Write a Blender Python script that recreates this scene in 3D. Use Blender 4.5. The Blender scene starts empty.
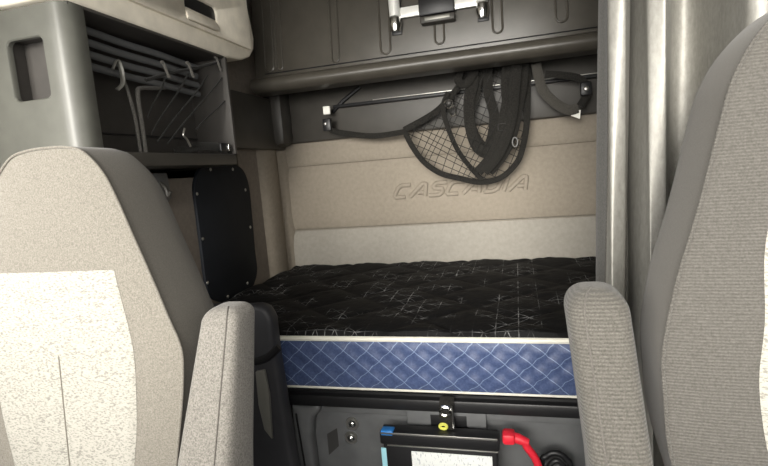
import bpy, bmesh, math, random
from mathutils import Vector, Matrix
random.seed(7)
scene = bpy.context.scene
COL = scene.collection

# ------------------------------------------------------------------ camera
F = 500.0
EYE = Vector((0, 0, 1.25))
_Y = Vector((132, -73, F)).normalized()
_D = Vector((132, -73, F)).cross(Vector((1, -.081, 0))).normalized()
if _D.y < 0: _D = -_D
_Z = -_D
_X = _Y.cross(_Z)
R = Matrix((_X, _Y, _Z))                     # (right, down, forward) -> world


def at(px, py, X=None, Y=None, Z=None):
    """point of the place where a sight line meets the plane X=, Y= or Z="""
    d = R @ Vector((px - 384, py - 233, F))
    t = Y / d.y if Y is not None else (X / d.x if X is not None else (Z - EYE.z) / d.z)
    return EYE + d * t


cam = bpy.data.objects.new('camera', bpy.data.cameras.new('camera'))
COL.objects.link(cam)
cr = R @ Vector((1, 0, 0)); cu = R @ Vector((0, -1, 0)); cb = R @ Vector((0, 0, -1))
M = Matrix((cr, cu, cb)).transposed().to_4x4()
M.translation = EYE
cam.matrix_world = M
cam.data.sensor_width = 36
cam.data.lens = 36 * F / 768
cam.data.clip_start = .02
scene.camera = cam

# ------------------------------------------------------------------ materials
MATS = {}


class NT:
    def __init__(s, m):
        s.t = m.node_tree; s.n = s.t.nodes; s.l = s.t.links
        s.b = s.n['Principled BSDF']
        s.co = s.n.new('ShaderNodeTexCoord').outputs['Object']

    def put(s, sock, v):
        if isinstance(v, (int, float)):
            sock.default_value = v
        elif isinstance(v, tuple):
            sock.default_value = v if len(v) == len(sock.default_value) else (*v, 1)
        else:
            s.l.new(v, sock)

    def math(s, op, a, b=0.0, c=0.0):
        n = s.n.new('ShaderNodeMath'); n.operation = op
        s.put(n.inputs[0], a); s.put(n.inputs[1], b); s.put(n.inputs[2], c)
        return n.outputs[0]

    def xyz(s):
        n = s.n.new('ShaderNodeSeparateXYZ'); s.l.new(s.co, n.inputs[0]); return n.outputs

    def scaled(s, v):
        n = s.n.new('ShaderNodeMapping'); s.l.new(s.co, n.inputs[0]); n.inputs['Scale'].default_value = v
        return n.outputs[0]

    def noise(s, scale, detail=3, rough=.55, vec=None):
        n = s.n.new('ShaderNodeTexNoise'); n.inputs['Scale'].default_value = scale
        n.inputs['Detail'].default_value = detail; n.inputs['Roughness'].default_value = rough
        s.l.new(vec if vec is not None else s.co, n.inputs['Vector']); return n.outputs['Fac']

    def ramp(s, f, stops):
        n = s.n.new('ShaderNodeValToRGB'); r = n.color_ramp
        while len(r.elements) < len(stops): r.elements.new(.5)
        for e, (p, c) in zip(r.elements, stops):
            e.position = p; e.color = (*c, 1) if len(c) == 3 else c
        s.l.new(f, n.inputs[0]); return n.outputs[0]

    def mix(s, f, a, b):
        n = s.n.new('ShaderNodeMix'); n.data_type = 'RGBA'
        s.put(n.inputs['Factor'], f); s.put(n.inputs['A'], a); s.put(n.inputs['B'], b)
        return n.outputs['Result']

    def bump(s, h, strength=.3, dist=.002):
        n = s.n.new('ShaderNodeBump'); n.inputs['Strength'].default_value = strength
        n.inputs['Distance'].default_value = dist; s.l.new(h, n.inputs['Height'])
        s.l.new(n.outputs[0], s.b.inputs['Normal'])


def mat(name, col, rough=.6, metal=0.0, spec=.5, sheen=0.0):
    m = bpy.data.materials.new(name); m.use_nodes = True
    k = NT(m); b = k.b
    b.inputs['Base Color'].default_value = (*col, 1)
    b.inputs['Roughness'].default_value = rough
    b.inputs['Metallic'].default_value = metal
    b.inputs['Specular IOR Level'].default_value = spec
    if sheen:
        b.inputs['Sheen Weight'].default_value = sheen; b.inputs['Sheen Roughness'].default_value = .5
    MATS[name] = m
    return m, k


def plastic(name, col, rough=.5, grain=900, amt=.12, spec=.4):
    m, k = mat(name, col, rough, spec=spec)
    f = k.noise(14, 3)
    d = tuple(c * (1 - amt) for c in col); e = tuple(min(1, c * (1 + amt)) for c in col)
    k.put(k.b.inputs['Base Color'], k.ramp(f, [(.3, d), (.7, e)]))
    k.bump(k.noise(grain, 2), .12, .0006)
    return m


def fabric(name, dark, light, scale=330, lo=.38, hi=.62, bump=.4, rib=None, sheen=.15, stretch=(1, 1, 1), big=.08):
    m, k = mat(name, light, .92, spec=.2, sheen=sheen)
    f = k.noise(scale, 2, .6, k.scaled(stretch))
    c = k.ramp(f, [(lo, dark), (hi, light)])
    g = k.noise(9, 3)
    c = k.mix(k.math('MULTIPLY', g, big * 2), c, dark)
    h = f
    if rib:
        axis, freq, depth = rib
        s = k.math('SINE', k.math('MULTIPLY', k.xyz()[axis], freq * 2 * math.pi))
        h = k.math('ADD', k.math('MULTIPLY', s, .6), f)
        c = k.mix(k.math('MULTIPLY', k.math('ADD', k.math('MULTIPLY', s, -.5), .5), depth), c, tuple(x * .5 for x in dark))
    k.put(k.b.inputs['Base Color'], c)
    k.bump(h, bump, .0015)
    return m


fabric('seat_cloth', (.125, .114, .096), (.222, .207, .178), 420, .30, .70)
fabric('seat_cloth_ribbed', (.074, .069, .061), (.120, .113, .102), 420, .30, .70, rib=(2, 260, .30))
fabric('panel_cloth', (.19, .184, .162), (.345, .332, .294), 330, .36, .52, stretch=(.55, 1, 1.3), big=.02)
fabric('gusset_cloth', (.105, .097, .083), (.15, .138, .12), 600, .3, .7, bump=.2)
fabric('piping_cloth', (.19, .178, .155), (.27, .25, .22), 700)
fabric('arm_cloth', (.10, .093, .083), (.225, .212, .19), 420, .30, .66)
fabric('arm_cloth_ribbed', (.072, .067, .058), (.15, .141, .125), 420, .30, .68, rib=(2, 230, .45))
fabric('seam_thread', (.09, .083, .074), (.13, .12, .107), 500)
fabric('wall_vinyl', (.245, .214, .172), (.285, .25, .205), 60, .3, .7, bump=.15, sheen=0)
fabric('wall_vinyl_pale', (.285, .267, .235), (.325, .306, .27), 60, .3, .7, bump=.2, sheen=0)
fabric('side_vinyl', (.19, .165, .14), (.23, .20, .17), 60, .3, .7, bump=.15, sheen=0)
fabric('curtain_edge', (.025, .024, .021), (.07, .066, .058), 300, .35, .65)
plastic('dark_plastic', (.040, .038, .035), .42)
plastic('bunk_plastic', (.062, .056, .046), .34)
plastic('trim_plastic', (.050, .046, .040), .45)
plastic('base_plastic', (.125, .128, .130), .5)
plastic('black_plastic', (.012, .012, .013), .4)
plastic('post_plastic', (.036, .036, .040), .5)
plastic('grey_plastic', (.115, .115, .10), .33)
plastic('cubby_plastic', (.060, .055, .050), .5)
plastic('beige_plastic', (.86, .80, .68), .38)
plastic('cover_black', (.009, .011, .015), .7, spec=.25)
fabric('webbing', (.008, .0075, .0065), (.024, .0225, .0195), 300, bump=.3)
fabric('webbing_grey', (.04, .037, .032), (.085, .08, .07), 500, bump=.3, rib=(0, 300, .2))
fabric('net_cord', (.008, .008, .007), (.02, .019, .017), 700)
fabric('cord_grey', (.10, .095, .085), (.17, .16, .145), 500)
mat('chrome', (.82, .82, .80), .16, 1)
mat('bright_metal', (.88, .88, .84), .28, .25)
mat('dull_metal', (.45, .44, .41), .35, .9)
mat('silver_trim', (.24, .235, .21), .38, .4)
mat('red_rubber', (.70, .02, .04), .45)
mat('blue_plastic', (.03, .20, .55), .4)
mat('cyan_sticker', (.40, .75, .85), .5)
mat('yellow_tag', (.66, .66, .12), .5)
mat('cream_piping', (.72, .70, .62), .7)
mat('dark_sticker', (.045, .044, .042), .6)
mat('white_tag', (.85, .84, .78), .6)
m, k = mat('label_paper', (.80, .82, .80), .55)
v = k.noise(150, 1, .5, k.scaled((1.6, 1, .7)))
k.put(k.b.inputs['Base Color'], k.ramp(v, [(.60, (.80, .82, .80)), (.68, (.52, .54, .56))]))

m, k = mat('curtain_cloth', (.40, .39, .36), .55, .45, spec=.5)
f = k.noise(120, 4, .65, k.scaled((1, 1, .5)))
k.put(k.b.inputs['Base Color'], k.ramp(f, [(.3, (.25, .243, .222)), (.7, (.34, .331, .302))]))
k.bump(f, .25, .0012)


def line_fn(k, v, period, w):
    fr = k.math('FRACT', k.math('DIVIDE', v, period))
    return k.math('LESS_THAN', k.math('ABSOLUTE', k.math('SUBTRACT', fr, .5)), w)


m, k = mat('quilt_black', (.01, .01, .011), .7, spec=.15)
x, y, z = k.xyz()
P = .058
g = None
for vv, w, pp in ((x, .022, P), (y, .018, P), (k.math('ADD', x, y), .016, P), (k.math('SUBTRACT', x, y), .016, P)):
    l = line_fn(k, vv, pp, w)
    g = l if g is None else k.math('MAXIMUM', g, l)
clu = k.ramp(k.noise(6.5, 2), [(.48, (.02, .02, .02)), (.60, (1, 1, 1))])
g = k.math('MULTIPLY', g, k.math('MULTIPLY', clu, k.ramp(k.noise(60, 2), [(.35, (.1, .1, .1)), (.65, (1, 1, 1))])))
k.put(k.b.inputs['Base Color'], k.mix(k.math('MULTIPLY', g, .75), (.006, .006, .0065), (.42, .42, .42)))
k.bump(k.noise(55, 3), .5, .004)

m, k = mat('quilt_blue', (.05, .09, .24), .5, spec=.4, sheen=.2)
x, y, z = k.xyz()
s = k.math('ADD', x, y)
a = line_fn(k, k.math('ADD', s, k.math('MULTIPLY', z, 1.15)), .066, .024)
b2 = line_fn(k, k.math('SUBTRACT', s, k.math('MULTIPLY', z, 1.15)), .066, .024)
g = k.math('MAXIMUM', a, b2)
base = k.ramp(k.noise(160, 3, .7), [(.3, (.028, .045, .115)), (.7, (.062, .092, .195))])
k.put(k.b.inputs['Base Color'], k.mix(k.math('MULTIPLY', g, .7), base, (.24, .31, .46)))

# ------------------------------------------------------------------ mesh helpers


class MB:
    def __init__(s): s.v = []; s.f = []

    def add(s, vs, fs):
        o = len(s.v); s.v += [Vector(p) for p in vs]; s.f += [tuple(i + o for i in f) for f in fs]

    def box(s, x0, x1, y0, y1, z0, z1, bev=0.0, seg=2):
        bm = bmesh.new()
        bmesh.ops.create_cube(bm, size=1)
        for v in bm.verts:
            v.co = Vector(((x0 + x1) / 2 + v.co.x * (x1 - x0), (y0 + y1) / 2 + v.co.y * (y1 - y0), (z0 + z1) / 2 + v.co.z * (z1 - z0)))
        if bev: bmesh.ops.bevel(bm, geom=bm.edges[:], offset=bev, segments=seg, affect='EDGES', profile=.5)
        s.bm(bm)

    def bm(s, bm):
        bm.verts.index_update()
        s.add([v.co.copy() for v in bm.verts], [[v.index for v in f.verts] for f in bm.faces]); bm.free()

    def prism(s, pts, d, bev=0.0, seg=2):
        """closed polygon of 3-D points extruded by vector d"""
        bm = bmesh.new(); d = Vector(d)
        vs = [bm.verts.new(p) for p in pts]
        f = bm.faces.new(vs)
        r = bmesh.ops.extrude_face_region(bm, geom=[f])
        nv = [e for e in r['geom'] if isinstance(e, bmesh.types.BMVert)]
        bmesh.ops.translate(bm, verts=nv, vec=d)
        bmesh.ops.recalc_face_normals(bm, faces=bm.faces[:])
        if bev: bmesh.ops.bevel(bm, geom=bm.edges[:], offset=bev, segments=seg, affect='EDGES', profile=.5)
        s.bm(bm)

    def grid(s, rows, closed_u=False, cap0=False, cap1=False):
        n = len(rows[0]); o = len(s.v)
        for r in rows: s.v += [Vector(p) for p in r]
        m = n if closed_u else n - 1
        for j in range(len(rows) - 1):
            for i in range(m):
                i2 = (i + 1) % n
                s.f.append((o + j * n + i, o + j * n + i2, o + (j + 1) * n + i2, o + (j + 1) * n + i))
        if cap0: s.f.append(tuple(o + i for i in reversed(range(n))))
        if cap1: s.f.append(tuple(o + (len(rows) - 1) * n + i for i in range(n)))

    def tube(s, pts, r, n=8, closed=False, flat=None, up=None):
        """round (or flattened: flat=(half width, half thickness)) tube along points"""
        pts = [Vector(p) for p in pts]
        rows = []; prev = None
        for i, p in enumerate(pts):
            a = pts[i - 1] if i > 0 or closed else p
            b = pts[(i + 1) % len(pts)] if i < len(pts) - 1 or closed else p
            t = (b - a).normalized()
            if up is not None:
                u = Vector(up); u = (u - t * u.dot(t)).normalized()
            elif prev is None:
                u = Vector((0, 0, 1)) if abs(t.z) < .9 else Vector((0, 1, 0))
                u = (u - t * u.dot(t)).normalized()
            else:
                u = (prev - t * prev.dot(t)).normalized()
            prev = u; w = t.cross(u)
            rr = r[i] if isinstance(r, (list, tuple)) else r
            ha, hb = (flat[0], flat[1]) if flat else (rr, rr)
            rows.append([p + w * (math.cos(2 * math.pi * q / n) * ha) + u * (math.sin(2 * math.pi * q / n) * hb) for q in range(n)])
        if closed: rows.append(rows[0])
        s.grid(rows, True, not closed, not closed)

    def dome(s, c, ax, r, h, n=14, k=5):
        c = Vector(c); ax = Vector(ax).normalized()
        u = ax.orthogonal().normalized(); w = ax.cross(u)
        rows = []
        for j in range(k + 1):
            t = j / k * math.pi / 2 * .96
            rows.append([c + ax * (h * math.sin(t)) + (u * math.cos(2 * math.pi * i / n) + w * math.sin(2 * math.pi * i / n)) * (r * math.cos(t)) for i in range(n)])
        s.grid(rows, True, True, True)

    def torus(s, c, ax, R_, r, n=20, k=8, sq=1.0):
        c = Vector(c); ax = Vector(ax).normalized(); u = Vector((1, 0, 0)); u = (u - ax * u.dot(ax)).normalized(); w = ax.cross(u)
        s.tube([c + u * math.cos(2 * math.pi * i / n) * R_ + w * math.sin(2 * math.pi * i / n) * R_ * sq for i in range(n)], r, k, True)


def origin_of(o):
    v = Vector((0, 0, 0))
    while o is not None:
        v += o.location; o = o.parent
    return v


def obj(name, mb, material, parent=None, smooth=True, angle=40):
    me = bpy.data.meshes.new(name)
    off = origin_of(parent)
    me.from_pydata([tuple(p - off) for p in mb.v], [], mb.f)
    bm = bmesh.new(); bm.from_mesh(me)
    bmesh.ops.remove_doubles(bm, verts=bm.verts[:], dist=1e-5)
    bmesh.ops.recalc_face_normals(bm, faces=bm.faces[:])
    bm.to_mesh(me); bm.free()
    me.materials.append(MATS[material])
    o = bpy.data.objects.new(name, me); COL.objects.link(o)
    if parent: o.parent = parent
    if smooth:
        me.shade_smooth()
        me.set_sharp_from_angle(angle=math.radians(angle))
    return o


def thing(name, label, cat, loc, group=None):
    o = bpy.data.objects.new(name, None); o.empty_display_size = .05
    COL.objects.link(o); o.location = loc
    return tag(o, label, cat, group)


def tag(o, label, cat, group=None):
    o['label'] = label; o['category'] = cat
    if group: o['group'] = group
    return o


def struct(name, mb, material, label, cat, **kw):
    o = obj(name, mb, material, **kw); o['kind'] = 'structure'
    return tag(o, label, cat)


def cat(pts, n=8, closed=False):
    """Catmull-Rom curve through points"""
    P = [Vector(p) for p in pts]; out = []
    L = len(P)
    for i in range(L if closed else L - 1):
        if closed:
            p0, p1, p2, p3 = P[i - 1], P[i], P[(i + 1) % L], P[(i + 2) % L]
        else:
            p0, p1, p2, p3 = P[max(i - 1, 0)], P[i], P[i + 1], P[min(i + 2, L - 1)]
        for j in range(n):
            t = j / n
            out.append(.5 * ((2 * p1) + (p2 - p0) * t + (2 * p0 - 5 * p1 + 4 * p2 - p3) * t * t + (3 * p1 - p0 - 3 * p2 + p3) * t ** 3))
    if not closed: out.append(P[-1])
    return out


def hole_plate(mb, cx, cy, hw, hh, rad, x0, x1, y0, y1, place, th, n=10):
    """flat plate x0..x1,y0..y1 with a rounded rectangular hole; place(u,v,depth) -> world"""
    inner = []
    for sx, sy, a0 in ((1, 1, 0), (-1, 1, 90), (-1, -1, 180), (1, -1, 270)):
        for i in range(n):
            a = math.radians(a0 + 90 * i / (n - 1))
            inner.append((cx + sx * (hw - rad) + rad * math.cos(a), cy + sy * (hh - rad) + rad * math.sin(a)))
    outer = []
    for (u, v) in inner:
        du, dv = u - cx, v - cy
        t = min(((x1 - cx) / du if du > 1e-9 else ((x0 - cx) / du if du < -1e-9 else 1e9)),
                ((y1 - cy) / dv if dv > 1e-9 else ((y0 - cy) / dv if dv < -1e-9 else 1e9)))
        outer.append([cx + du * t, cy + dv * t])
    for (ux, vy) in ((x0, y0), (x1, y0), (x0, y1), (x1, y1)):
        q = min(outer, key=lambda p: (p[0] - ux) ** 2 + (p[1] - vy) ** 2); q[0] = ux; q[1] = vy
    soft = [(cx + (u - cx) * 1.04, cy + (v - cy) * 1.04) for u, v in inner]
    mb.grid([[place(u, v, th) for u, v in outer], [place(u, v, 0) for u, v in outer], [place(u, v, 0) for u, v in soft],
             [place(u, v, .003) for u, v in inner], [place(u, v, th) for u, v in inner], [place(u, v, th) for u, v in outer]], True)
    return inner


# ------------------------------------------------------------------ the setting
LX, RX, BY, CEIL = -1.11, .93, 2.26, 2.35
mb = MB(); mb.box(-1.3, 1.05, -.85, 2.3, -.06, 0)
struct('floor', mb, 'dark_plastic', 'dark rubber floor of the truck cab under both seats', 'floor')
mb = MB(); mb.box(-.62, .93, .98, 1.262, 0, .30, .01)
struct('trim_1', mb, 'base_plastic', 'grey floor step in front of the bunk base', 'step')
mb = MB(); mb.box(-1.3, 1.05, -.5, 2.3, CEIL, CEIL + .04)
struct('ceiling', mb, 'wall_vinyl_pale', 'pale headliner over the truck cab and sleeper', 'ceiling')

# left wall: sleeper side, and the cab side with the door window opening
mb = MB(); mb.box(LX - .05, LX, 1.0, 2.3, 0, 1.305); mb.box(LX - .05, LX, 1.852, 2.3, 1.305, CEIL); mb.box(-1.30, -1.25, 1.0, 1.9, 1.305, CEIL)
mb.box(-1.3, LX, 1.0, 1.01, 0, 1.30); mb.box(-1.28, LX, 1.852, 1.87, 1.305, CEIL); mb.box(-1.28, LX, 1.01, 1.86, 1.28, 1.305)
struct('wall_left', mb, 'side_vinyl', 'taupe vinyl sleeper side wall behind the left seat', 'wall')
mb = MB()
mb.box(-1.30, -1.25, -.85, .95, 0, 1.12); mb.box(-1.30, -1.25, -.85, .95, 1.78, CEIL)
mb.box(-1.30, -1.25, .62, 1.0, 1.1, 1.8);
mb.box(-1.30, -1.25, -.85, -.45, 1.1, 1.8)
struct('wall_front_left', mb, 'grey_plastic', 'grey cab side with the passenger door window opening', 'wall')
mb = MB()
mb.box(1.0, 1.05, -.85, 2.3, 0, 1.12); mb.box(1.0, 1.05, -.85, 2.3, 1.78, CEIL)
mb.box(1.0, 1.05, .62, 2.3, 1.1, 1.8); mb.box(1.0, 1.05, -.85, -.45, 1.1, 1.8)
struct('wall_right', mb, 'grey_plastic', 'grey cab side with the driver door window opening', 'wall')
mb = MB(); mb.box(-1.3, 1.05, -.9, -.85, 0, 1.0, .0); mb.box(-1.3, 1.05, -.55, -.5, 2.0, CEIL)
struct('wall_front', mb, 'dark_plastic', 'dark firewall and header around the windshield opening', 'wall')

# rear wall: padded vinyl in three bands (sewn valleys between them)


def band_wall(z0, z1, puff, x0=LX, x1=1.0, wr=0.0):
    mb = MB(); rows = []
    NX, NZ = 150, 16
    for j in range(NZ + 1):
        t = j / NZ
        row = []
        for i in range(NX + 1):
            x = x0 + (x1 - x0) * i / NX
            e = (1 - (2 * t - 1) ** 6)
            d = puff * e
            d += wr * math.sin(x * 21 + 3 * t) * math.sin(x * 8.3 + 1.7) * math.sin(math.pi * t) * max(0, 1 - t * .6)
            row.append((x, BY - d, z0 + (z1 - z0) * t))
        rows.append(row)
    mb.grid(rows)
    o = len(mb.v)
    mb.box(x0, x1, BY + .002, BY + .03, z0 - .004, z1 + .004)
    return mb


w = struct('wall_back', band_wall(.995, 1.30, .012), 'wall_vinyl', 'tan padded vinyl rear wall with embossed lettering above the mattress', 'wall')
obj('upper_band', band_wall(1.302, 1.47, .010), 'wall_vinyl', w)
lb = obj('lower_band', band_wall(.60, .993, .022, wr=.004), 'wall_vinyl_pale', w)
lb['label'] = 'paler padded vinyl band behind the mattress'
mb = MB(); mb.box(LX, 1.0, BY, BY + .03, 0, .6); mb.box(LX, 1.0, BY, BY + .03, 1.47, CEIL)
obj('backing', mb, 'trim_plastic', w)
mb = MB()
for zz in (.990, .998):
    mb.tube([(LX + .01 + i * .03, BY - .0035, zz) for i in range(70)], .0016, 6)
obj('stitching', mb, 'wall_vinyl', w)

# embossed lettering, broad slanted capitals
GL = {
    'C': [[(1, .95), (.3, .95), (.08, .75), (0, .2), (.12, .03), (.85, .03)]],
    'A': [[(0, 0), (.55, .97), (.78, .97), (.95, 0)], [(.42, .30), (.8, .30)]],
    'S': [[(1, .95), (.25, .95), (.12, .75), (.22, .56), (.8, .50), (.88, .26), (.72, .03), (0, .03)]],
    'D': [[(.05, .03), (.05, .95)], [(.05, .95), (.7, .95), (.95, .72), (.9, .22), (.62, .03), (.05, .03)]],
    'I': [[(.5, 0), (.5, .97)]],
}
pL, pR = at(394, 197, Y=2.245), at(531, 189, Y=2.245)
z0 = 1.121; hh = .058
widths = {'C': .062, 'A': .074, 'S': .066, 'D': .068, 'I': .016}
word = 'CASCADIA'
tot = sum(widths[c] for c in word); gap = (pR.x - pL.x - .02 - tot) / (len(word) - 1)
mb = MB(); x = pL.x
for c in word:
    for st in GL[c]:
        pts = []
        for (u, v) in st:
            pts.append((x + u * widths[c] + (v - .5) * .022 + .011, BY - .0125, z0 + v * hh))
        fine = []
        for p, q in zip(pts, pts[1:]):
            for i in range(4): fine.append(tuple(p[a] + (q[a] - p[a]) * i / 4 for a in range(3)))
        fine.append(pts[-1])
        mb.tube(fine, 1, 10, flat=(.0100, .0095), up=(0, -1, 0))
    x += widths[c] + gap
obj('lettering', mb, 'wall_vinyl', w, angle=80)

# vertical corner bolster between side wall and rear wall
mb = MB(); rows = []
for j in range(40):
    zz = .62 + (1.425 - .62) * j / 39
    q = .003 * abs(math.sin(zz * 26))
    rows.append([(LX, 2.03, zz), (LX + .014 + q, 2.045, zz), (LX + .024 + q, 2.09, zz), (LX + .026 + q, 2.14, zz), (LX + .018, 2.19, zz), (LX + .008, 2.205, zz),
                 (LX + .02 + q, 2.22, zz), (LX + .035, 2.237, zz), (LX + .042, BY, zz)])
mb.grid(rows)
struct('trim_2', mb, 'wall_vinyl', 'padded tan vertical bolster in the sleeper corner left of the mattress', 'trim')

# dark trim band round the top of the sleeper padding, with its gutter rail
mb = MB()
mb.box(LX, 1.0, BY - .045, BY + .0, 1.412, 1.66, .008)
tb = struct('trim_3', mb, 'trim_plastic', 'dark grey trim band along the rear wall below the folded upper bunk', 'trim')
mb = MB(); mb.box(-.79, 1.0, BY - .072, BY - .04, 1.548, 1.562, .003); obj('rail', mb, 'black_plastic', tb)
mb = MB(); mb.box(-.60, .99, BY - .0725, BY - .070, 1.562, 1.566, .0005)  # highlight on the dark rail, put in as a thin bright strip
hl = obj('rail_highlight', mb, 'dull_metal', tb); hl['label'] = 'thin bright strip modelled as the highlight along the rail'
mb = MB(); mb.tube([(-.80, BY - .05, 1.535), (-.74, BY - .055, 1.58), (-.66, BY - .05, 1.63)], .009, 8); obj('brace', mb, 'black_plastic', tb)
mb = MB(); mb.box(LX, LX + .05, 1.62, BY - .02, 1.385, 1.615, .012)
mb.box(LX, LX + .10, 2.12, BY - .02, 1.40, 1.66, .03)
struct('trim_4', mb, 'trim_plastic', 'dark trim band along the left sleeper wall beside the open shelf', 'trim')

# ------------------------------------------------------------------ side wall fittings
pts = [at(*p, X=LX) for p in [(194, 176), (199, 168), (208, 164), (222, 163), (234, 165), (242, 172), (247, 187), (250, 215), (253, 250), (255, 272), (249, 290), (238, 300), (222, 302), (210, 298), (204, 285), (200, 255), (195, 215), (192, 190)]]
loop = cat(pts, 5, True)
t = thing('access_cover', 'black rounded oblong cover screwed to the side wall beside the mattress', 'panel', (LX, 1.71, .80))
mb = MB(); mb.prism([(LX - .004, p.y, p.z) for p in loop], (.016, 0, 0), .004); obj('cover_plate', mb, 'cover_black', t)
mb = MB(); mb.tube([(LX + .010, 1.71 + (p.y - 1.71) * .94, 1.06 + (p.z - 1.06) * .955) for p in loop], .0022, 6, True); obj('rim_ridge', mb, 'cover_black', t)
for p in [(210, 168), (233, 168), (196, 193), (246, 189), (202, 239), (251, 227), (207, 284), (248, 284), (228, 298)]:
    q = at(*p, X=LX + .012); q.y = 1.71 + (q.y - 1.71) * .97; q.z = 1.06 + (q.z - 1.06) * .98
    mb = MB(); mb.dome((LX + .011, q.y, q.z), (1, 0, 0), .007, .004, 10, 3); obj('screw', mb, 'dull_metal', t)

t = thing('coat_hook', 'small dark grey hook bracket on the side wall behind the left seat', 'hook', (LX, 1.37, 1.24))
mb = MB(); mb.prism([(LX - .004, 1.335, 1.30), (LX - .004, 1.405, 1.30), (LX - .004, 1.415, 1.22), (LX - .004, 1.385, 1.195), (LX - .004, 1.345, 1.21)], (.018, 0, 0), .003); obj('plate', mb, 'base_plastic', t)
mb = MB(); mb.tube(cat([(LX + .01, 1.37, 1.27), (LX + .03, 1.37, 1.25), (LX + .035, 1.37, 1.225), (LX + .045, 1.37, 1.24)], 5), .006, 8); obj('prong', mb, 'trim_plastic', t)

# ------------------------------------------------------------------ open shelf and closed cabinet above it
CX = -.95
t = thing('open_shelf', 'grey open cubby shelf with dark ribbed inside under the beige cabinet', 'shelf', (-1.03, 1.28, 1.312))
mb = MB()
inner = hole_plate(mb, -1.072, 1.546, .052, .068, .014, -1.245, -.999, 1.31, 1.682, lambda u, v, d: (u, .947 + d, v), .014)
obj('end_panel', mb, 'grey_plastic', t)
mb = MB(); mb.box(-1.13, -1.015, .995, 1.0, 1.47, 1.62)
mb.box(-1.13, -1.128, .962, .995, 1.47, 1.62); mb.box(-1.017, -1.015, .962, .995, 1.47, 1.62); mb.box(-1.13, -1.015, .962, .995, 1.47, 1.472); mb.box(-1.13, -1.015, .962, .995, 1.618, 1.62)
rp = obj('recess_pocket', mb, 'cubby_plastic', t)
mb = MB(); mb.dome((-1.038, .995, 1.595), (0, -1, 0), .010, .006); obj('screw', mb, 'dull_metal', rp)
mb = MB(); pr = []
for i in range(9):
    a = math.radians(-90 + 90 * i / 8); pr.append((-.990 + .04 * math.cos(a), .987 + .04 * math.sin(a)))
prof = [(-1.0, .9455)] + [(x, y - .0015) for x, y in pr] + [(-.95, 1.0), (-.953, 1.008), (-.99, 1.008), (-1.0, .97)]
mb.grid([[(x, y, zz) for x, y in prof] for zz in (1.31, 1.682)], True, True, True)
obj('corner_post', mb, 'grey_plastic', t)
mb = MB(); mb.box(-1.235, CX, .963, 1.60, 1.312, 1.35, .006); obj('bottom_panel', mb, 'trim_plastic', t)
mb = MB(); mb.box(-1.24, CX - .004, .965, 1.60, 1.677, 1.685, .002); obj('top_panel', mb, 'cubby_plastic', t)
mb = MB(); mb.box(-1.105, CX, 1.592, 1.606, 1.35, 1.682, .003); obj('end_partition', mb, 'cubby_plastic', t)
mb = MB(); mb.box(-1.108, -1.098, 1.0, 1.592, 1.35, 1.682); obj('back_panel', mb, 'cubby_plastic', t)
for k_ in range(4):
    zz = 1.664 - .030 * k_
    mb = MB(); mb.tube([(-1.035 + .003 * math.sin(i), 1.005 + i * .045, zz - .0012 * i) for i in range(13)], 1, 10, flat=(.010, .008), up=(1, 0, 0)); obj('rib', mb, 'base_plastic', t)
mb = MB(); mb.box(-1.097, -1.090, 1.01, 1.585, 1.412, 1.416); obj('seam_strip', mb, 'black_plastic', t)

# what hangs in the shelf
b = thing('wire_bracket', 'bent grey metal bracket standing inside the open shelf', 'bracket', (-1.0, 1.19, 1.35))
mb = MB(); mb.tube(cat([(-1.0, 1.205, 1.35), (-1.0, 1.205, 1.44), (-1.0, 1.205, 1.515), (-1.01, 1.235, 1.535), (-1.03, 1.33, 1.55), (-1.06, 1.45, 1.575), (-1.09, 1.58, 1.60)], 6), .006, 8); obj('rod', mb, 'cord_grey', b)
mb = MB(); mb.tube(cat([(-1.0, 1.185, 1.35), (-1.0, 1.182, 1.45), (-1.0, 1.165, 1.53), (-1.0, 1.15, 1.56)], 6), .0045, 8); obj('post', mb, 'cord_grey', b)
mb = MB(); mb.tube(cat([(-.995, 1.12, 1.565), (-.99, 1.135, 1.59), (-.99, 1.145, 1.56), (-.99, 1.14, 1.53), (-.995, 1.125, 1.515)], 6), 1, 8, flat=(.007, .003)); obj('clip', mb, 'silver_trim', b)

n = thing('cargo_net', 'dark bungee net hooked across the right end of the open shelf', 'net', (-.965, 1.4, 1.352))
A = lambda px, py: at(px, py, X=-.972)
mb = MB(); mb.tube(cat([A(146, 80), A(170, 73), A(195, 68), A(226, 60)], 6), .005, 8); obj('top_cord', mb, 'net_cord', n)
for (p, q) in (((165, 78), (148, 118)), ((188, 74), (152, 134)), ((208, 75), (158, 142)), ((226, 72), (168, 144)), ((227, 98), (196, 130))):
    mb = MB(); a_, b_ = A(*p), A(*q); mb.tube([a_.lerp(b_, i / 6) + Vector((.004 * math.sin(i), 0, 0)) for i in range(7)], .0026, 6); obj('cord', mb, 'net_cord', n)
for (px, py) in ((163, 70), (188, 70), (216, 64)):
    mb = MB(); a_ = A(px, py); mb.tube(cat([a_ + Vector((.006, -.012, .018)), a_ + Vector((.006, -.004, .02)), a_ + Vector((.006, .006, 0)), a_ + Vector((.006, .014, -.018)), a_ + Vector((.006, .02, -.014))], 5), .0042, 8); obj('hook', mb, 'cord_grey', n)
s = thing('buckle_strap', 'black webbing strap with buckle lying at the open shelf right corner', 'strap', (-.99, 1.5, 1.35))
mb = MB(); mb.tube(cat([(-1.0, 1.33, 1.356), (-.975, 1.40, 1.372), (-.968, 1.47, 1.376), (-.966, 1.55, 1.372), (-.966, 1.585, 1.36)], 6), 1, 8, flat=(.013, .004), up=(1, 0, 0)); obj('strap', mb, 'webbing', s)
mb = MB(); mb.box(-.968, -.956, 1.515, 1.565, 1.357, 1.388, .004); obj('buckle', mb, 'black_plastic', s)
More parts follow.
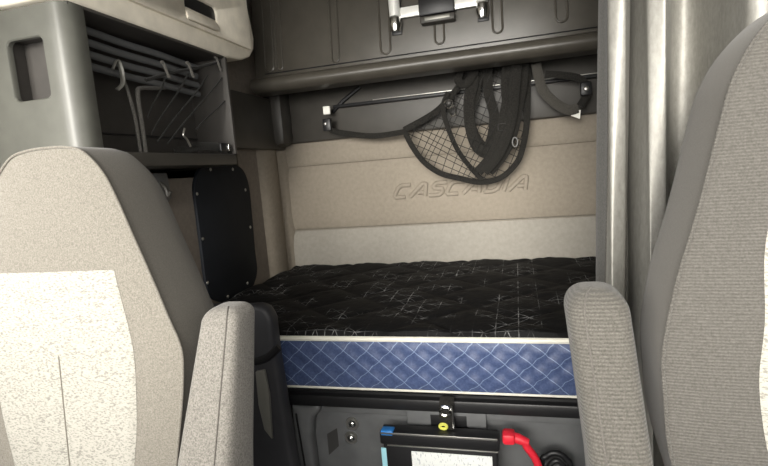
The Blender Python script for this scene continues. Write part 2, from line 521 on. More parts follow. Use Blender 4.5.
mb = MB(); mb.box(-.957, -.954, 1.558, 1.564, 1.36, 1.386, .001); obj('chrome_bar', mb, 'chrome', s)
mb = MB(); mb.tube(cat([(-.968, 1.365, 1.372), (-.966, 1.35, 1.392), (-.966, 1.335, 1.405), (-.966, 1.345, 1.425)], 5), .0035, 8); obj('hook', mb, 'dull_metal', s)

# closed cabinet
c = thing('overhead_cabinet', 'beige overhead cabinet with recessed handle above the open shelf', 'cabinet', (-1.03, 1.39, 1.683))
mb = MB()
out = [(.93, 1.686), (1.62, 1.686), (1.74, 1.70), (1.80, 1.722), (1.835, 1.757), (1.845, 1.80), (1.80, 2.0), (1.78, 2.15), (.93, 2.15)]
mb.prism([(-1.24, y, zz) for y, zz in out], (.278, 0, 0), .01, 3)
obj('body', mb, 'beige_plastic', c)
mb = MB()
Dz0, Dz1, Dy0, Dy1 = 1.745, 2.14, .935, 1.79
hole_plate(mb, 1.49, 1.798, .088, .040, .018, Dy0, Dy1, Dz0, Dz1, lambda u, v, d: (CX - d, u, v), .011)
d = obj('door', mb, 'beige_plastic', c)
mb = MB(); mb.box(-.9615, -.9605, 1.395, 1.585, 1.752, 1.845); obj('handle_recess', mb, 'black_plastic', d)
mb = MB(); mb.prism([(-.9605, 1.404, 1.760), (-.947, 1.404, 1.760), (-.944, 1.404, 1.768), (-.949, 1.404, 1.782), (-.9605, 1.404, 1.80)], (0, .172, 0), .002); obj('handle_lip', mb, 'beige_plastic', d)

# ------------------------------------------------------------------ folded upper bunk
u = thing('upper_bunk', 'dark grey upper bunk folded up against the rear wall with ribbed underside', 'bunk', (-.1, 2.0, 1.612))
UY = lambda zz: 1.975 + (zz - 1.66) * .10


def upt(px, py, off=0):
    p = at(px, py, Y=2.0)
    for _ in range(4): p = at(px, py, Y=UY(p.z) - off)
    return p


mb = MB()
mb.prism([(-1.05, UY(1.655), 1.655), (-1.05, UY(2.3), 2.3), (-1.05, UY(2.3) + .07, 2.3), (-1.05, 2.05, 1.655)], (1.93, 0, 0), .012)
obj('underside_panel', mb, 'bunk_plastic', u)
mb = MB()
prof = [(1.99, 1.672), (1.955, 1.672), (1.938, 1.664), (1.93, 1.648), (1.932, 1.63), (1.945, 1.617), (1.97, 1.612), (2.05, 1.612), (2.05, 1.66)]
mb.grid([[(x, y, zz) for y, zz in prof] for x in (-1.05, .88)], True, True, True)
obj('front_lip', mb, 'bunk_plastic', u)
mb = MB(); mb.tube([(-1.0 + .09 * i, UY(1.69) - .001, 1.69) for i in range(21)], .0025, 6); obj('lip_groove', mb, 'black_plastic', u)
# pressed U-shaped ribs
for (px, ptop, pbot, wd) in ((270, -14, 72, 9), (280, -14, 70, 6), (336, -14, 62, 7), (386, -14, 54, 9), (440, 20, 44, 8), (498, -14, 33, 8), (562, -14, 22, 9)):
    pb = upt(px, pbot); pt = upt(px - (0 if px > 400 else 2), ptop)
    zt, zb, xc = pt.z, pb.z, pb.x
    hw = wd / 500 * 2.0 / 2 * 1.1
    pts = [(xc - hw, zt)]
    pts += [(xc - hw * math.cos(math.pi * i / 8), zb + hw - hw * math.sin(math.pi * i / 8)) for i in range(9)] + [(xc + hw, zt)]
    mb = MB()
    fine = []
    for p, q in zip(pts, pts[1:]):
        kk = max(1, int(math.dist(p, q) / .02))
        fine += [(p[0] + (q[0] - p[0]) * i / kk, p[1] + (q[1] - p[1]) * i / kk) for i in range(kk)]
    fine.append(pts[-1])
    mb.tube([(x_, UY(z_) - .001, z_) for x_, z_ in fine], .0042, 8); obj('rib', mb, 'bunk_plastic', u)
# latch in the middle
l1, l2 = upt(397, 14, .02), upt(484, -5, .02)
zbar = (upt(415, 11, .02).z + upt(470, 1, .02).z) / 2
yb = UY(zbar)
bar = MB(); bar.box(l1.x, l2.x, yb - .022, yb - .010, zbar - .019, zbar + .019, .003); lb_ = obj('latch_bar', bar, 'bright_metal', u)
for px, zt_, bottom in ((396, 12, 33), (483, 2, 19)):
    q = upt(px, bottom, .02)
    mb = MB(); mb.box(q.x - .021, q.x + .021, yb - .012, yb + .01, q.z - .004, q.z + .30, .004); obj('latch_plate', mb, 'black_plastic', u)
    mb = MB(); mb.tube([(q.x, yb - .025, q.z + .30), (q.x, yb - .025, q.z + .10), (q.x, yb - .026, q.z + .06)], [.022, .022, .021], 14); obj('latch_pin', mb, 'bright_metal', u)
    mb = MB(); mb.tube([(q.x, yb - .026, q.z + .055), (q.x, yb - .027, q.z + .03), (q.x, yb - .025, q.z + .004)], [.021, .025, .018], 14); obj('pin_foot', mb, 'chrome', u)
q = upt(438, 10, .03)
bk = MB(); bk.box(q.x - .072, q.x + .062, yb - .044, yb - .008, zbar - .03, zbar + .045, .006); bo = obj('latch_buckle', bk, 'black_plastic', u)
bk = MB(); bk.box(q.x - .068, q.x + .062, yb - .050, yb - .005, zbar - .060, zbar - .034, .006); obj('release_tab', bk, 'trim_plastic', bo)
bk = MB(); bk.box(q.x - .05, q.x + .045, yb - .053, yb - .049, zbar - .052, zbar - .040, .0015); obj('tab_plate', bk, 'silver_trim', bo)

# ------------------------------------------------------------------ restraint net and straps
NY = 2.14


def npt(px, py, dy=0): return at(px, py, Y=NY + dy)


def ribbon(name, pix, hw, mat_, parent, dy=0, thick=.0022, n=6, face=(0, -1, 0), wob=0.0):
    pts = cat([npt(p[0], p[1], dy + (p[2] if len(p) > 2 else 0)) for p in pix], n)
    mb = MB(); mb.tube(pts, 1, 8, flat=(hw, thick), up=face)
    return obj(name, mb, mat_, parent)


t = thing('bunk_net', 'black mesh bunk net gathered and hanging with straps over the rear wall', 'net', (-.1, NY, 1.18))
ribbon('anchor_strap', [(330, 118), (329, 126), (333, 131), (350, 134), (375, 136), (404, 132)], .012, 'webbing', t)
mb = MB(); q = npt(327, 121); mb.box(q.x - .019, q.x + .019, NY - .012, NY + .004, q.z - .045, q.z + .010, .005); bu = obj('buckle', mb, 'black_plastic', t)
q = npt(327, 110); mb = MB(); mb.box(q.x - .016, q.x + .016, NY - .010, NY + .004, q.z - .020, q.z + .016, .003)
b_ = obj('buckle_tag', mb, 'white_tag', bu); b_['label'] = 'small white tag on the buckle'
q = npt(326, 124); mb = MB(); mb.dome((q.x, NY - .011, q.z), (0, -1, 0), .008, .004); obj('stud', mb, 'dull_metal', bu)
ribbon('edge_strap', [(473, 62), (466, 75), (452, 95), (434, 113), (404, 130)], .013, 'webbing', t)
ribbon('hem_strap', [(404, 130), (412, 146), (424, 162), (440, 173), (458, 178), (480, 182), (500, 178), (515, 165), (522, 150), (527, 120), (528, 62)], .012, 'webbing', t)
ribbon('cross_strap', [(448, 92), (443, 106), (446, 122), (455, 145), (466, 162), (482, 180)], .010, 'webbing', t, -.012)
ribbon('hanging_loop', [(471, 62), (473, 82), (469, 100), (470, 125), (476, 145), (486, 153), (496, 146), (502, 125), (508, 98), (512, 62)], .022, 'webbing', t, -.02)
ribbon('hanging_loop', [(488, 62), (488, 90), (494, 115), (492, 136), (486, 148), (476, 138), (470, 118), (475, 95), (480, 62)], .020, 'webbing', t, -.005)
for k_, (x0_, x1_, dd) in enumerate(((508, 508, -.03), (517, 514, -.045), (524, 519, -.02))):
    ribbon('gathered_fold', [(x0_, 62), (x0_ - 2, 85, -.01), (x1_ - 1, 108, .01), (x1_ - 6, 132, -.01), (x1_ - 16, 155), (x1_ - 30, 172)], .020, 'webbing', t, dd, .006)
ribbon('gathered_fold', [(462, 66), (458, 80, -.01), (466, 84), (476, 70)], .016, 'webbing', t, -.03, .005)
# carabiner
q = npt(450, 106, -.02)
mb = MB(); mb.torus((q.x - .004, q.y, q.z + .012), (0, 1, 0), .017, .005, 18, 8); mb.torus((q.x + .012, q.y - .006, q.z - .022), (0, 1, .1), .012, .004, 18, 8, 1.7); hk = obj('clip', mb, 'chrome', t)
mb = MB(); mb.dome((q.x - .004, q.y - .003, q.z + .012), (0, -1, 0), .011, .006); obj('swivel', mb, 'dark_plastic', hk)
q = npt(515, 142, -.05); mb = MB(); mb.torus((q.x, q.y, q.z), (0, 1, 0), .010, .0035, 16, 6, 1.8); obj('side_clip', mb, 'dark_plastic', t)
q = npt(502, 127, -.05); mb = MB(); mb.box(q.x - .016, q.x + .016, q.y - .006, q.y + .006, q.z - .014, q.z + .014, .005); obj('slider', mb, 'webbing', t)


def inside(p, poly):
    c_ = False
    for (x1, y1), (x2, y2) in zip(poly, poly[1:] + poly[:1]):
        if (y1 > p[1]) != (y2 > p[1]) and p[0] < (x2 - x1) * (p[1] - y1) / (y2 - y1) + x1: c_ = not c_
    return c_


poly = [(p.x, p.z) for p in [npt(*q) for q in [(404, 130), (434, 113), (452, 95), (468, 74), (478, 64), (526, 64), (527, 110), (522, 150), (515, 165), (500, 177), (480, 181), (458, 177), (440, 172), (424, 161), (412, 145)]]]
mb = MB(); cellp = .036


def sag(x_, z_): return NY - .008 - .045 * math.exp(-((x_ + .22) / .14) ** 2) * math.exp(-((z_ - 1.28) / .09) ** 2)


for sgn, ang in ((1, 62), (-1, -28)):
    dx, dz = math.cos(math.radians(ang)), math.sin(math.radians(ang))
    nx, nz = -dz, dx
    for k_ in range(-40, 41):
        o_ = k_ * cellp * .82
        run = []
        for i in range(-130, 131):
            s_ = i * .008
            bow = .010 * math.sin(s_ * 7 + k_)
            p = (-.20 + dx * s_ + nx * (o_ + bow), 1.36 + dz * s_ + nz * (o_ + bow))
            if inside(p, poly): run.append((p[0], sag(*p), p[1]))
            else:
                if len(run) > 2: mb.tube(run, .0015, 5)
                run = []
        if len(run) > 2: mb.tube(run, .0015, 5)
mesh = obj('netting', mb, 'net_cord', t)

t = thing('retaining_strap', 'dark strap loop with buckle hanging beside the curtain edge', 'strap', (.2, NY, 1.42))
ribbon('strap', [(536, 64), (539, 78), (543, 90), (554, 102), (568, 110), (578, 108)], .019, 'webbing_grey', t, -.035, .003)
ribbon('strap_end', [(580, 106), (586, 96), (588, 88), (582, 80), (570, 76), (545, 74)], .014, 'webbing', t, -.025, .003)
q = npt(586, 89, -.035); mb = MB(); mb.box(q.x - .021, q.x + .021, q.y - .012, q.y + .012, q.z - .026, q.z + .026, .007); bb = obj('buckle', mb, 'black_plastic', t)
mb = MB(); mb.dome((q.x, q.y - .012, q.z), (0, -1, 0), .011, .005); obj('stud', mb, 'dull_metal', bb)
q = npt(577, 114, -.03); mb = MB(); mb.prism([(q.x - .022, q.y, q.z - .004), (q.x + .010, q.y, q.z - .020), (q.x + .014, q.y, q.z + .014), (q.x - .008, q.y, q.z + .012)], (0, .003, 0)); wt = obj('fabric_tag', mb, 'white_tag', t); wt['label'] = 'small white fabric tag'

# ------------------------------------------------------------------ mattress
MX0, MX1, MY0, MY1, MZ0, MZ1 = -1.075, .90, 1.25, 2.222, .656, .800
t = thing('mattress', 'mattress with black quilted top and blue quilted side on the lower bunk', 'mattress', (-.1, 1.75, MZ0))


def perim(x0, x1, y0, y1, r, step=.008):
    pts = []
    cs = [(x1 - r, y0 + r, -90), (x1 - r, y1 - r, 0), (x0 + r, y1 - r, 90), (x0 + r, y0 + r, 180)]
    for (cx_, cy_, a0) in cs:
        for i in range(9):
            a = math.radians(a0 + 90 * i / 8)
            pts.append((cx_ + r * math.cos(a), cy_ + r * math.sin(a), math.cos(a), math.sin(a)))
    out = []
    for p, q in zip(pts, pts[1:] + pts[:1]):
        d_ = math.dist(p[:2], q[:2]); kk = max(1, int(d_ / step))
        for i in range(kk):
            f_ = i / kk
            out.append(tuple(p[j] + (q[j] - p[j]) * f_ for j in range(4)))
    return out


pm = perim(MX0, MX1, MY0, MY1, .06)
mb = MB(); rows = []
for j in range(19):
    zz = MZ0 + (MZ1 - MZ0) * j / 18
    row = []
    tt = j / 18
    for (x, y, nx, ny) in pm:
        s_ = x + y
        a = abs(math.sin(math.pi * (s_ + 1.15 * zz) / .066 - math.pi / 2)); b_ = abs(math.sin(math.pi * (s_ - 1.15 * zz) / .066 - math.pi / 2))
        d_ = .007 * (a * b_) ** .6 * (1 - (2 * tt - 1) ** 8) + .006 * (1 - (2 * tt - 1) ** 4)
        row.append((x + nx * d_, y + ny * d_, zz))
    rows.append(row)
mb.grid(rows, True, True, True)
obj('side_border', mb, 'quilt_blue', t)
pq = perim(MX0, MX1, MY0, MY1, .06, .02)
for zz in (MZ0 + .004, MZ1 + .003):
    mb = MB(); mb.tube([(x + nx * .006, y + ny * .006, zz) for x, y, nx, ny in pq], .0075 if zz > .7 else .0032, 8, True); obj('piping', mb, 'cream_piping', t)
# quilted top: rolled edge then tufted field
mb = MB(); rows = []
NXq, NYq = 230, 116


def tuft(x, y):
    # diamond tufting with some flower-like knots
    p = .27
    a = x / p + y / p; b_ = x / p - y / p
    v_ = abs(math.sin(math.pi * a) * math.sin(math.pi * b_)) ** .45
    fx, fy = (x / .27 + .25) % 1 - .5, (y / .27 + .35) % 1 - .5
    r_ = math.hypot(fx, fy); th = math.atan2(fy, fx)
    k_ = .35 * math.exp(-(r_ / .22) ** 2) * (1 + math.cos(4 * th) * min(1, r_ * 6)) * abs(math.cos(r_ * 16))
    return .6 * v_ + .5 * k_


for j in range(NYq + 1):
    row = []
    y = MY0 - .004 + (MY1 - MY0 + .008) * j / NYq
    for i in range(NXq + 1):
        x = MX0 - .002 + (MX1 - MX0 + .004) * i / NXq
        e = min(x - MX0 + .002, MX1 + .002 - x, y - MY0 + .004, MY1 + .004 - y)
        e = max(e, 0)
        roll = math.sqrt(max(0, 1 - max(0, 1 - e / .022) ** 2))
        xx, yy = x, y
        row.append((xx, yy, MZ1 + .004 + .013 * roll + .020 * tuft(x, y) * roll))
    rows.append(row)
# under-edge
mb.grid(rows)
bx = MB(); bx.box(MX0 + .02, MX1 - .02, MY0 + .02, MY1 - .02, MZ1, MZ1 + .012)
obj('quilt_top', mb, 'quilt_black', t)

# ------------------------------------------------------------------ bunk base below
b = thing('bunk_platform', 'dark grey bunk base panel with recessed face under the mattress', 'bunk base', (.1, 1.28, 0))
mb = MB(); mb.box(-.668, .93, 1.238, 1.32, .604, .638, .006); obj('front_rail', mb, 'black_plastic', b)
mb = MB(); mb.box(-1.08, .93, 1.26, 2.22, .624, .645); obj('deck', mb, 'black_plastic', b)
mb = MB(); mb.box(-.66, .93, 1.292, 1.31, .0, .604); obj('face_panel', mb, 'base_plastic', b)
mb = MB(); mb.box(-.58, .93, 1.268, 1.30, .572, .604, .006); obj('top_flange', mb, 'base_plastic', b)
mb = MB()
mb.prism([(x, 1.250, z_) for x, z_ in [(-.665, 0), (-.665, .604), (-.64, .592), (-.615, .594), (-.595, .604), (-.57, .604), (-.575, .58), (-.60, .56), (-.61, .50), (-.60, 0)]], (0, .045, 0), .014, 4); obj('side_frame', mb, 'base_plastic', b)
mb = MB(); mb.tube([(-.648, 1.249, .575), (-.64, 1.249, .45), (-.63, 1.249, .31)], .003, 6); obj('frame_groove', mb, 'black_plastic', b)
for p in ((352, 424), (351, 438)):
    q = at(*p, Y=1.288)
    mb = MB(); mb.dome((q.x, 1.292, q.z), (0, -1, 0), .014, .012, 6, 3); bo = obj('bolt', mb, 'chrome', b)
    mb = MB(); mb.tube([(q.x, 1.293, q.z), (q.x, 1.289, q.z)], .019, 18); obj('washer', mb, 'dull_metal', bo)
mb = MB(); mb.prism([at(*p, Y=1.2915) for p in [(327, 434), (337, 428), (339, 446), (329, 455)]], (0, .002, 0)); st = obj('sticker', mb, 'dark_sticker', b)
mb = MB()
q0, q1 = at(432, 407, Y=1.268), at(466, 425, Y=1.268)
mb.box(q0.x - .07, q1.x + .055, 1.258, 1.27, .555, .602, .003); hp = obj('latch_plate', mb, 'base_plastic', b)
mb = MB(); mb.box(q0.x - .004, q1.x + .004, 1.255, 1.259, .558, .588, .001); obj('latch_recess', mb, 'black_plastic', hp)
mb = MB(); mb.box(q0.x + .03, q1.x - .028, 1.245, 1.256, .562, .586, .003); obj('latch_grip', mb, 'trim_plastic', hp)

t = thing('strap_clip', 'black strap with chrome clip and yellow tag hanging over the bunk rail', 'strap', (-.21, 1.235, .54))
P_ = lambda px, py, Y=1.228: at(px, py, Y=Y)
q = P_(446, 398)
mb = MB(); mb.tube(cat([(q.x, 1.245, .646), (q.x, 1.229, .635), (q.x - .002, 1.227, .60), (q.x, 1.222, .565), (q.x - .002, 1.225, .545)], 6), 1, 8, flat=(.019, .003), up=(0, -1, 0)); obj('strap', mb, 'webbing', t)
mb = MB(); mb.torus((q.x - .004, 1.222, .618), (0, 1, 0), .013, .0045, 16, 8, .9); mb.tube([(q.x + .014, 1.22, .634), (q.x + .016, 1.218, .575)], .0028, 6); obj('clip', mb, 'chrome', t)
q = P_(444, 424); mb = MB(); mb.torus((q.x, 1.215, q.z), (0, 1, 0), .009, .0042, 16, 6, .7); obj('tag', mb, 'yellow_tag', t)

# battery on the step
BX0, BX1, B0, B1 = -.381, -.072, 1.185, 1.232
ZT = at(440, 436, Y=B0).z
t = thing('battery', 'black battery box with white label standing below the bunk rail', 'battery', (-.23, 1.22, .30))
mb = MB(); mb.box(BX0 + .006, BX1 - .006, B0 + .005, B1 - .004, .302, ZT - .032, .006); obj('case', mb, 'black_plastic', t)
mb = MB(); mb.box(BX0, BX1, B0, B1, ZT - .034, ZT, .005); ld = obj('lid', mb, 'black_plastic', t)
mb = MB(); mb.box(BX0 + .004, BX1 - .004, B0 - .0015, B0 + .002, ZT - .004, ZT + .001, .0008); mb.box(BX0 + .02, BX1 - .004, B0 - .0015, B0 + .004, ZT - .036, ZT - .033, .0008); obj('rim_edge', mb, 'dull_metal', ld)
q0, q1 = at(411, 452, Y=B0), at(492, 456, Y=B0)
mb = MB(); mb.box(q0.x, q1.x, B0 + .003, B0 + .006, .36, q0.z, .0005); lab = obj('paper_label', mb, 'label_paper', t); lab['label'] = 'white paper label on the battery front'
q = at(387, 427, Y=B0 + .02); mb = MB(); mb.box(q.x - .013, q.x + .020, B0 - .001, B0 + .026, ZT - .008, ZT + .005, .003); bl = obj('handle_tab', mb, 'blue_plastic', t); bl['label'] = 'blue plastic tab'
mb = MB(); mb.prism([at(*p, Y=B0 + .004) for p in [(381, 448), (386, 448), (388, 470), (383, 470)]], (0, .003, 0)); cy = obj('sticker', mb, 'cyan_sticker', t); cy['label'] = 'pale cyan sticker'

t = thing('red_cable', 'red battery cable with boot curving down from the battery corner', 'cable', (-.05, 1.2, .31))
mb = MB(); q = at(508, 438, Y=1.2)
mb.box(q.x - .014, q.x + .018, 1.18, 1.22, q.z - .010, q.z + .018, .008); mb.tube([(q.x - .01, 1.2, q.z + .008), (q.x + .025, 1.198, q.z + .001), (q.x + .048, 1.197, q.z - .008)], [.012, .013, .010], 12); obj('boot', mb, 'red_rubber', t)
mb = MB(); mb.tube(cat([(q.x + .04, 1.197, q.z - .005), at(527, 447, Y=1.197), at(536, 460, Y=1.197), at(540, 478, Y=1.197), at(540, 520, Y=1.2), (.005, 1.2, .36), (-.01, 1.16, .309), (-.06, 1.12, .310)], 8), .0098, 12); obj('cable', mb, 'red_rubber', t)
t = thing('black_cable', 'black coiled cable loop right of the red battery cable', 'cable', (.06, 1.22, .31))
mb = MB(); mb.tube(cat([at(*p, Y=1.225) for p in [(543, 560), (541, 470), (547, 456), (556, 453), (566, 459), (571, 475), (570, 560)]] + [Vector((.10, 1.2, .308))], 8), .008, 10); obj('outer_loop', mb, 'black_plastic', t)
mb = MB(); mb.tube(cat([at(*p, Y=1.21) for p in [(551, 500), (548, 472), (553, 462), (560, 462), (566, 474), (565, 500)]], 8), .007, 10); obj('inner_loop', mb, 'black_plastic', t)

# dark side trim at the mattress foot with a silver blade
t = thing('side_trim_panel', 'dark plastic trim panel between the left armrest and mattress', 'panel', (-.85, 1.2, 0))
mb = MB()
edge = [at(*p, Y=1.185) for p in [(253, 303), (262, 302), (271, 305), (277, 316), (280, 345), (287, 390), (300, 466)]]
poly3 = [(-1.10, 1.15, 0), (-1.10, 1.15, edge[0].z)] + [(p.x, 1.15, p.z) for p in edge] + [(edge[-1].x + .02, 1.15, 0)]
mb.prism(poly3, (0, .05, 0), .014, 3); obj('panel', mb, 'post_plastic', t)
mb = MB(); mb.tube(cat([at(*p, Y=1.148) for p in [(240, 364), (254, 362), (268, 357), (279, 347)]], 6), 1, 8, flat=(.010, .006), up=(0, -1, 0)); obj('black_band', mb, 'black_plastic', t)
mb = MB(); mb.prism([at(*p, Y=1.142) for p in [(255, 372), (264, 370), (269, 395), (272, 440), (264, 430), (258, 405)]], (0, .012, 0), .003); sb = obj('trim_blade', mb, 'silver_trim', t); sb['label'] = 'silver pointed trim blade'

# ------------------------------------------------------------------ seats


def seat(cx, outline, panel, side, label, hc=1.0, cloth='seat_cloth', pipe='piping_cloth', gd=1.05, y0=.65):
    t = thing('truck_seat', label, 'seat', (cx, .42, 0), None)
    K = .07
    S = lambda h: y0 + K * (h - 1.1)
    right = cat([(o, 0, h) for o, h in outline], 5)
    full = [(p.x, p.z) for p in right]
    if full[0][0] > 1e-6: full = full
    loop = full + [(-o, h) for o, h in reversed(full)]
    # remove duplicates
    lp = [loop[0]]
    for p in loop[1:]:
        if math.dist(p, lp[-1]) > 1e-4: lp.append(p)
    if math.dist(lp[0], lp[-1]) < 1e-4: lp.pop()

    def radial(o, h):
        a = math.atan2(h - hc, o); best = 1e9
        dx, dz = o, h - hc
        r_ = math.hypot(dx, dz)
        if r_ < 1e-6: return 0
        for (x1, z1), (x2, z2) in zip(lp, lp[1:] + lp[:1]):
            ex, ez = x2 - x1, z2 - z1
            den = dx * ez - dz * ex
            if abs(den) < 1e-12: continue
            tt = (x1 * ez - (z1 - hc) * ex) / den
            uu = (x1 * dz - (z1 - hc) * dx) / den
            if tt > 0 and -1e-6 <= uu <= 1 + 1e-6: best = min(best, tt)
        return 1 / best

    B = .010

    def bulge(r_): return -B * (1 - min(1, r_) ** 5) + .004

    mb = MB(); rows = []
    for r_ in (.02, .2, .4, .55, .7, .8, .88, .94, .975, 1.0):
        rows.append([(cx + o * r_, S(hc + (h - hc) * r_) + bulge(r_), hc + (h - hc) * r_) for o, h in lp])
    rows.append([(cx + o, S(h) + .02, h) for o, h in lp])
    mb.grid(rows, True, True, False)
    br = obj('backrest', mb, cloth, t, angle=70)
    mb = MB(); rows = []
    for d_, sc in ((.004, 1.0), (.03, 1.004), (.080, 1.002), (.10, .99), (.12, .95), (.135, .82), (.14, .4), (.14, .02)):
        d_ *= gd
        rows.append([(cx + o * sc, S(hc + (h - hc) * sc) + d_, hc + (h - hc) * sc) for o, h in lp])
    mb.grid(rows, True, False, True)
    obj('side_gusset', mb, 'gusset_cloth', t, angle=70)
    mb = MB(); mb.tube([(cx + o, S(h) + .003, h) for o, h in lp], .0024, 8, True); obj('piping', mb, pipe, t)
    # pale insert
    pr_ = cat([(o, 0, h) for o, h in panel], 4)
    mb = MB(); rows = []
    ptop = pr_[0].z; pbot = pr_[-1].z
    NH = 60
    import bisect
    for j in range(NH + 1):
        h = ptop + (pbot - ptop) * j / NH
        w_ = None
        for p, q in zip(pr_, pr_[1:]):
            if (p.z - h) * (q.z - h) <= 0:
                f_ = 0 if abs(p.z - q.z) < 1e-9 else (p.z - h) / (p.z - q.z)
                w_ = p.x + (q.x - p.x) * f_; break
        if w_ is None: w_ = pr_[-1].x
        row = []
        for i in range(33):
            o = w_ * (2 * i / 32 - 1)
            edge_ = min(1, (1 - abs(2 * i / 32 - 1)) / .06, (min(j, NH - j)) / 2)
            row.append((cx + o, S(h) + bulge(radial(o, h)) - .0005 - .003 * edge_ + .0018 * math.exp(-(o / .004) ** 2) * (1 if h < ptop - .14 else 0), h))
        rows.append(row)
    mb.grid(rows); pn = obj('centre_panel', mb, 'panel_cloth', t, angle=70); pn['label'] = 'pale flecked cloth insert of the backrest'
    mb = MB()
    ctr = [h for h in [ptop - .14 - .02 * i for i in range(20)] if h > pbot]
    mb.tube([(cx, S(h) + bulge(radial(0, h)) - .0022, h) for h in ctr], .0012, 6); obj('centre_seam', mb, 'seat_cloth', pn)
    # cushion, pedestal
    mb = MB(); mb.box(cx - .25, cx + .25, .13, .60, .42, .55, .035, 4); obj('seat_cushion', mb, cloth, t)
    mb = MB(); mb.box(cx - .20, cx + .20, .18, .58, .30, .42, .02); mb.box(cx - .17, cx + .17, .22, .56, .0, .30, .02); obj('pedestal', mb, 'dark_plastic', t)
    return t


def armrest(parent, axis, cloth, seam_off, pivot, twist=0, e=.42, top=.022):
    """padded armrest swung up beside the backrest; axis = [(centre, half width, half depth)...] bottom to top"""
    mb = MB(); rows = []; seam = []
    n_ = 28
    def ring(c_, hw, hd, e=e):
        out = []
        for i in range(n_):
            a = 2 * math.pi * i / n_
            ca, sa = math.cos(a), math.sin(a)
            u_ = math.copysign(abs(ca) ** e, ca) * hw; v_ = math.copysign(abs(sa) ** e, sa) * hd
            tw = math.radians(twist)
            out.append(c_ + Vector((u_ * math.cos(tw) - v_ * math.sin(tw), u_ * math.sin(tw) + v_ * math.cos(tw), 0)))
        return out
    A_ = [(Vector(c_), hw, hd) for c_, hw, hd in axis]
    fine = []
    for (c0, w0, d0), (c1, w1, d1) in zip(A_, A_[1:]):
        for i in range(6):
            f_ = i / 6; fine.append((c0.lerp(c1, f_), w0 + (w1 - w0) * f_, d0 + (d1 - d0) * f_))
    fine.append(A_[-1])
    c_, w_, d_ = fine[-1]
    dirv = (A_[-1][0] - A_[0][0]).normalized()
    R_ = top
    for i in range(1, 9):
        a = math.pi / 2 * i / 8
        fine.append((c_ + dirv * (R_ * math.sin(a)), w_ - R_ * .95 * (1 - math.cos(a)), d_ - R_ * .95 * (1 - math.cos(a))))
    rows = [ring(*q) for q in fine]
    mb.grid(rows, True, True, True)
    a_ = obj('armrest', mb, cloth, parent, angle=70)
    idx = seam_off
    mb = MB(); mb.tube([r_[idx] + (r_[idx] - q[0]).normalized() * .0004 for r_, q in zip(rows, fine)], .0013, 6); obj('seam', mb, 'seam_thread', a_)
    mb = MB(); mb.box(*pivot, .01); obj('pivot', mb, 'dark_plastic', a_)
    return a_


OUT_L = [(0, 1.332), (.04, 1.330), (.076, 1.320), (.112, 1.284), (.137, 1.235), (.159, 1.181), (.177, 1.138), (.195, 1.093), (.213, 1.046), (.228, 1.010), (.232, .98), (.224, .913), (.203, .808), (.185, .70), (.175, .62), (.16, .56), (.10, .54), (0, .54)]
PAN_L = [(.124, 1.128), (.134, 1.078), (.144, 1.03), (.149, .98), (.142, .88), (.128, .80), (.115, .72), (.11, .62)]
sl = seat(-.752, OUT_L, PAN_L, 1, 'grey cloth truck seat on the left with pale insert and raised armrest', pipe='seat_cloth', gd=1.1)
OUT_R = [(0, 1.435), (.05, 1.425), (.10, 1.405), (.14, 1.370), (.166, 1.325), (.180, 1.278), (.20, 1.198), (.214, 1.148), (.228, 1.102), (.240, 1.05), (.2485, .999), (.248, .95), (.244, .88), (.225, .80), (.205, .70), (.19, .62), (.17, .56), (.10, .54), (0, .54)]
PAN_R = [(.11, 1.24), (.1415, 1.143), (.145, 1.046), (.152, .975), (.146, .90), (.130, .82), (.12, .72), (.115, .62)]
sr = seat(.41, OUT_R, PAN_R, -1, 'grey cloth truck seat on the right standing higher in front of the curtain', cloth='seat_cloth_ribbed', pipe='seat_cloth_ribbed', gd=1.35)
armrest(sl, [((-.462, .560, .60), .050, .05), ((-.455, .612, .852), .045, .045), ((-.447, .672, 1.040), .033, .035)], 'arm_cloth', 22, (-.52, -.43, .53, .60, .57, .64))
armrest(sr, [((.114, .56, .60), .038, .05), ((.106, .64, .868), .037, .05), ((.096, .715, 1.040), .040, .045)], 'arm_cloth_ribbed', 20, (.12, .22, .53, .60, .57, .64), e=.5, top=.033)

# ------------------------------------------------------------------ curtain
ctl = [(0.1863, 1.1425), (0.176, 1.1135), (0.1706, 1.0845), (0.1725, 1.0483), (0.1772, 1.0164), (0.1863, 0.9961), (0.1991, 1.0048), (0.2092, 1.028), (0.2166, 1.0657), (0.2261, 1.1207), (0.2308, 1.0773), (0.234, 1.0309), (0.239, 0.999), (0.2482, 0.9874), (0.2601, 0.9946), (0.2715, 1.0164), (0.2827, 1.0555), (0.2953, 1.1207), (0.3298, 1.2121), (0.3636, 1.2005), (0.3781, 1.1207), (0.3793, 1.0483), (0.3869, 1.0048), (0.4204, 0.9903), (0.4875, 1.053), (0.5349, 1.149), (0.5702, 1.101), (0.6032, 1.041), (0.6586, 1.101), (0.702, 1.137), (0.7426, 1.065), (0.7792, 1.047), (0.8668, 1.113)]
cv = cat([(x, y, 0) for x, y in ctl], 8)
t = thing('curtain', 'grey sleeper curtain hanging in folds behind the right seat', 'curtain', (.5, 1.09, .12))
mb = MB(); rows = []
for j in range(60):
    zz = .12 + (2.28 - .12) * j / 59
    k_ = (1.55 - zz)
    rows.append([(p.x - .040 * k_ * (1 - (i / len(cv))) + .003 * math.sin(zz * 5 + i * .3), p.y + .006 * math.sin(zz * 4 + i * .21) * min(1, i / 12), zz) for i, p in enumerate(cv)])
mb.grid(rows)
cu_ = obj('cloth', mb, 'curtain_cloth', t, angle=80)
so = cu_.modifiers.new('thickness', 'SOLIDIFY'); so.thickness = .003
mb = MB(); mb.grid([[q + Vector((-.0005, -.0022, 0)) for q in map(Vector, r[6:29])] for r in rows])
he = obj('hem', mb, 'curtain_edge', t, angle=80); he['label'] = 'dark woven edge strip of the curtain'
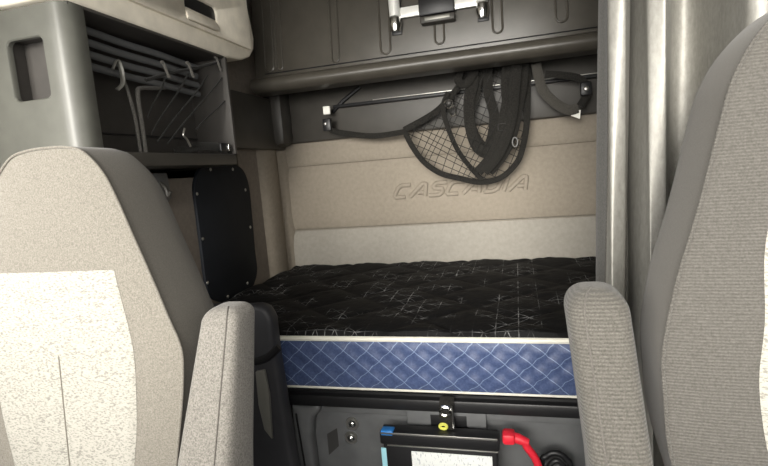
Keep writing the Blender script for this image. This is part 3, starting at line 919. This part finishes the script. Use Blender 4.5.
so = he.modifiers.new('thickness', 'SOLIDIFY'); so.thickness = .002
mb = MB(); mb.box(.1, .93, 1.07, 1.11, 2.28, 2.30, .003); obj('track', mb, 'dull_metal', t)

# ------------------------------------------------------------------ light: bright sky through the cab glass openings
SKY_LOW, SKY_HIGH = 3.2, 8.5
wd = bpy.data.worlds.new('sky'); scene.world = wd; wd.use_nodes = True
bg = wd.node_tree.nodes['Background']
wn, wl = wd.node_tree.nodes, wd.node_tree.links
tc = wn.new('ShaderNodeTexCoord')
dp = wn.new('ShaderNodeVectorMath'); dp.operation = 'DOT_PRODUCT'
wl.new(tc.outputs['Generated'], dp.inputs[0]); dp.inputs[1].default_value = Vector((-.30, -.92, .22)).normalized()
mr = wn.new('ShaderNodeMapRange'); mr.interpolation_type = 'SMOOTHSTEP'
wl.new(dp.outputs['Value'], mr.inputs['Value'])
mr.inputs['From Min'].default_value = .35; mr.inputs['From Max'].default_value = 1.0
mr.inputs['To Min'].default_value = SKY_LOW; mr.inputs['To Max'].default_value = SKY_HIGH
wl.new(mr.outputs['Result'], bg.inputs['Strength'])
bg.inputs['Color'].default_value = (1.0, .975, .93, 1)


def portal(name, loc, rot, sx, sy):
    L = bpy.data.lights.new(name, 'AREA'); L.shape = 'RECTANGLE'; L.size = sx; L.size_y = sy
    L.cycles.is_portal = True
    o = bpy.data.objects.new(name, L); COL.objects.link(o); o.location = loc; o.rotation_euler = rot


sun = bpy.data.lights.new('hazy_sun', 'SUN'); sun.energy = 5.0; sun.angle = math.radians(26); sun.color = (1, .96, .88)
so_ = bpy.data.objects.new('hazy_sun', sun); COL.objects.link(so_)
so_.rotation_euler = Vector((.04, 1, -.17)).to_track_quat('-Z', 'Y').to_euler()
H = math.pi / 2
portal('windshield_daylight', (-.12, -.86, 1.6), (H, 0, 0), 2.2, 1.2)
portal('left_window_daylight', (-1.31, .08, 1.45), (0, -H, 0), .70, 1.1)
portal('right_window_daylight', (1.06, .08, 1.45), (0, H, 0), .70, 1.1)

scene.view_settings.view_transform = 'Standard'
scene.view_settings.look = 'None'
scene.view_settings.exposure = 0.0
scene.view_settings.gamma = 1
scene.view_settings.use_curve_mapping = False
scene.render.film_transparent = False
scene.cycles.use_denoising = True
scene.cycles.max_bounces = 8
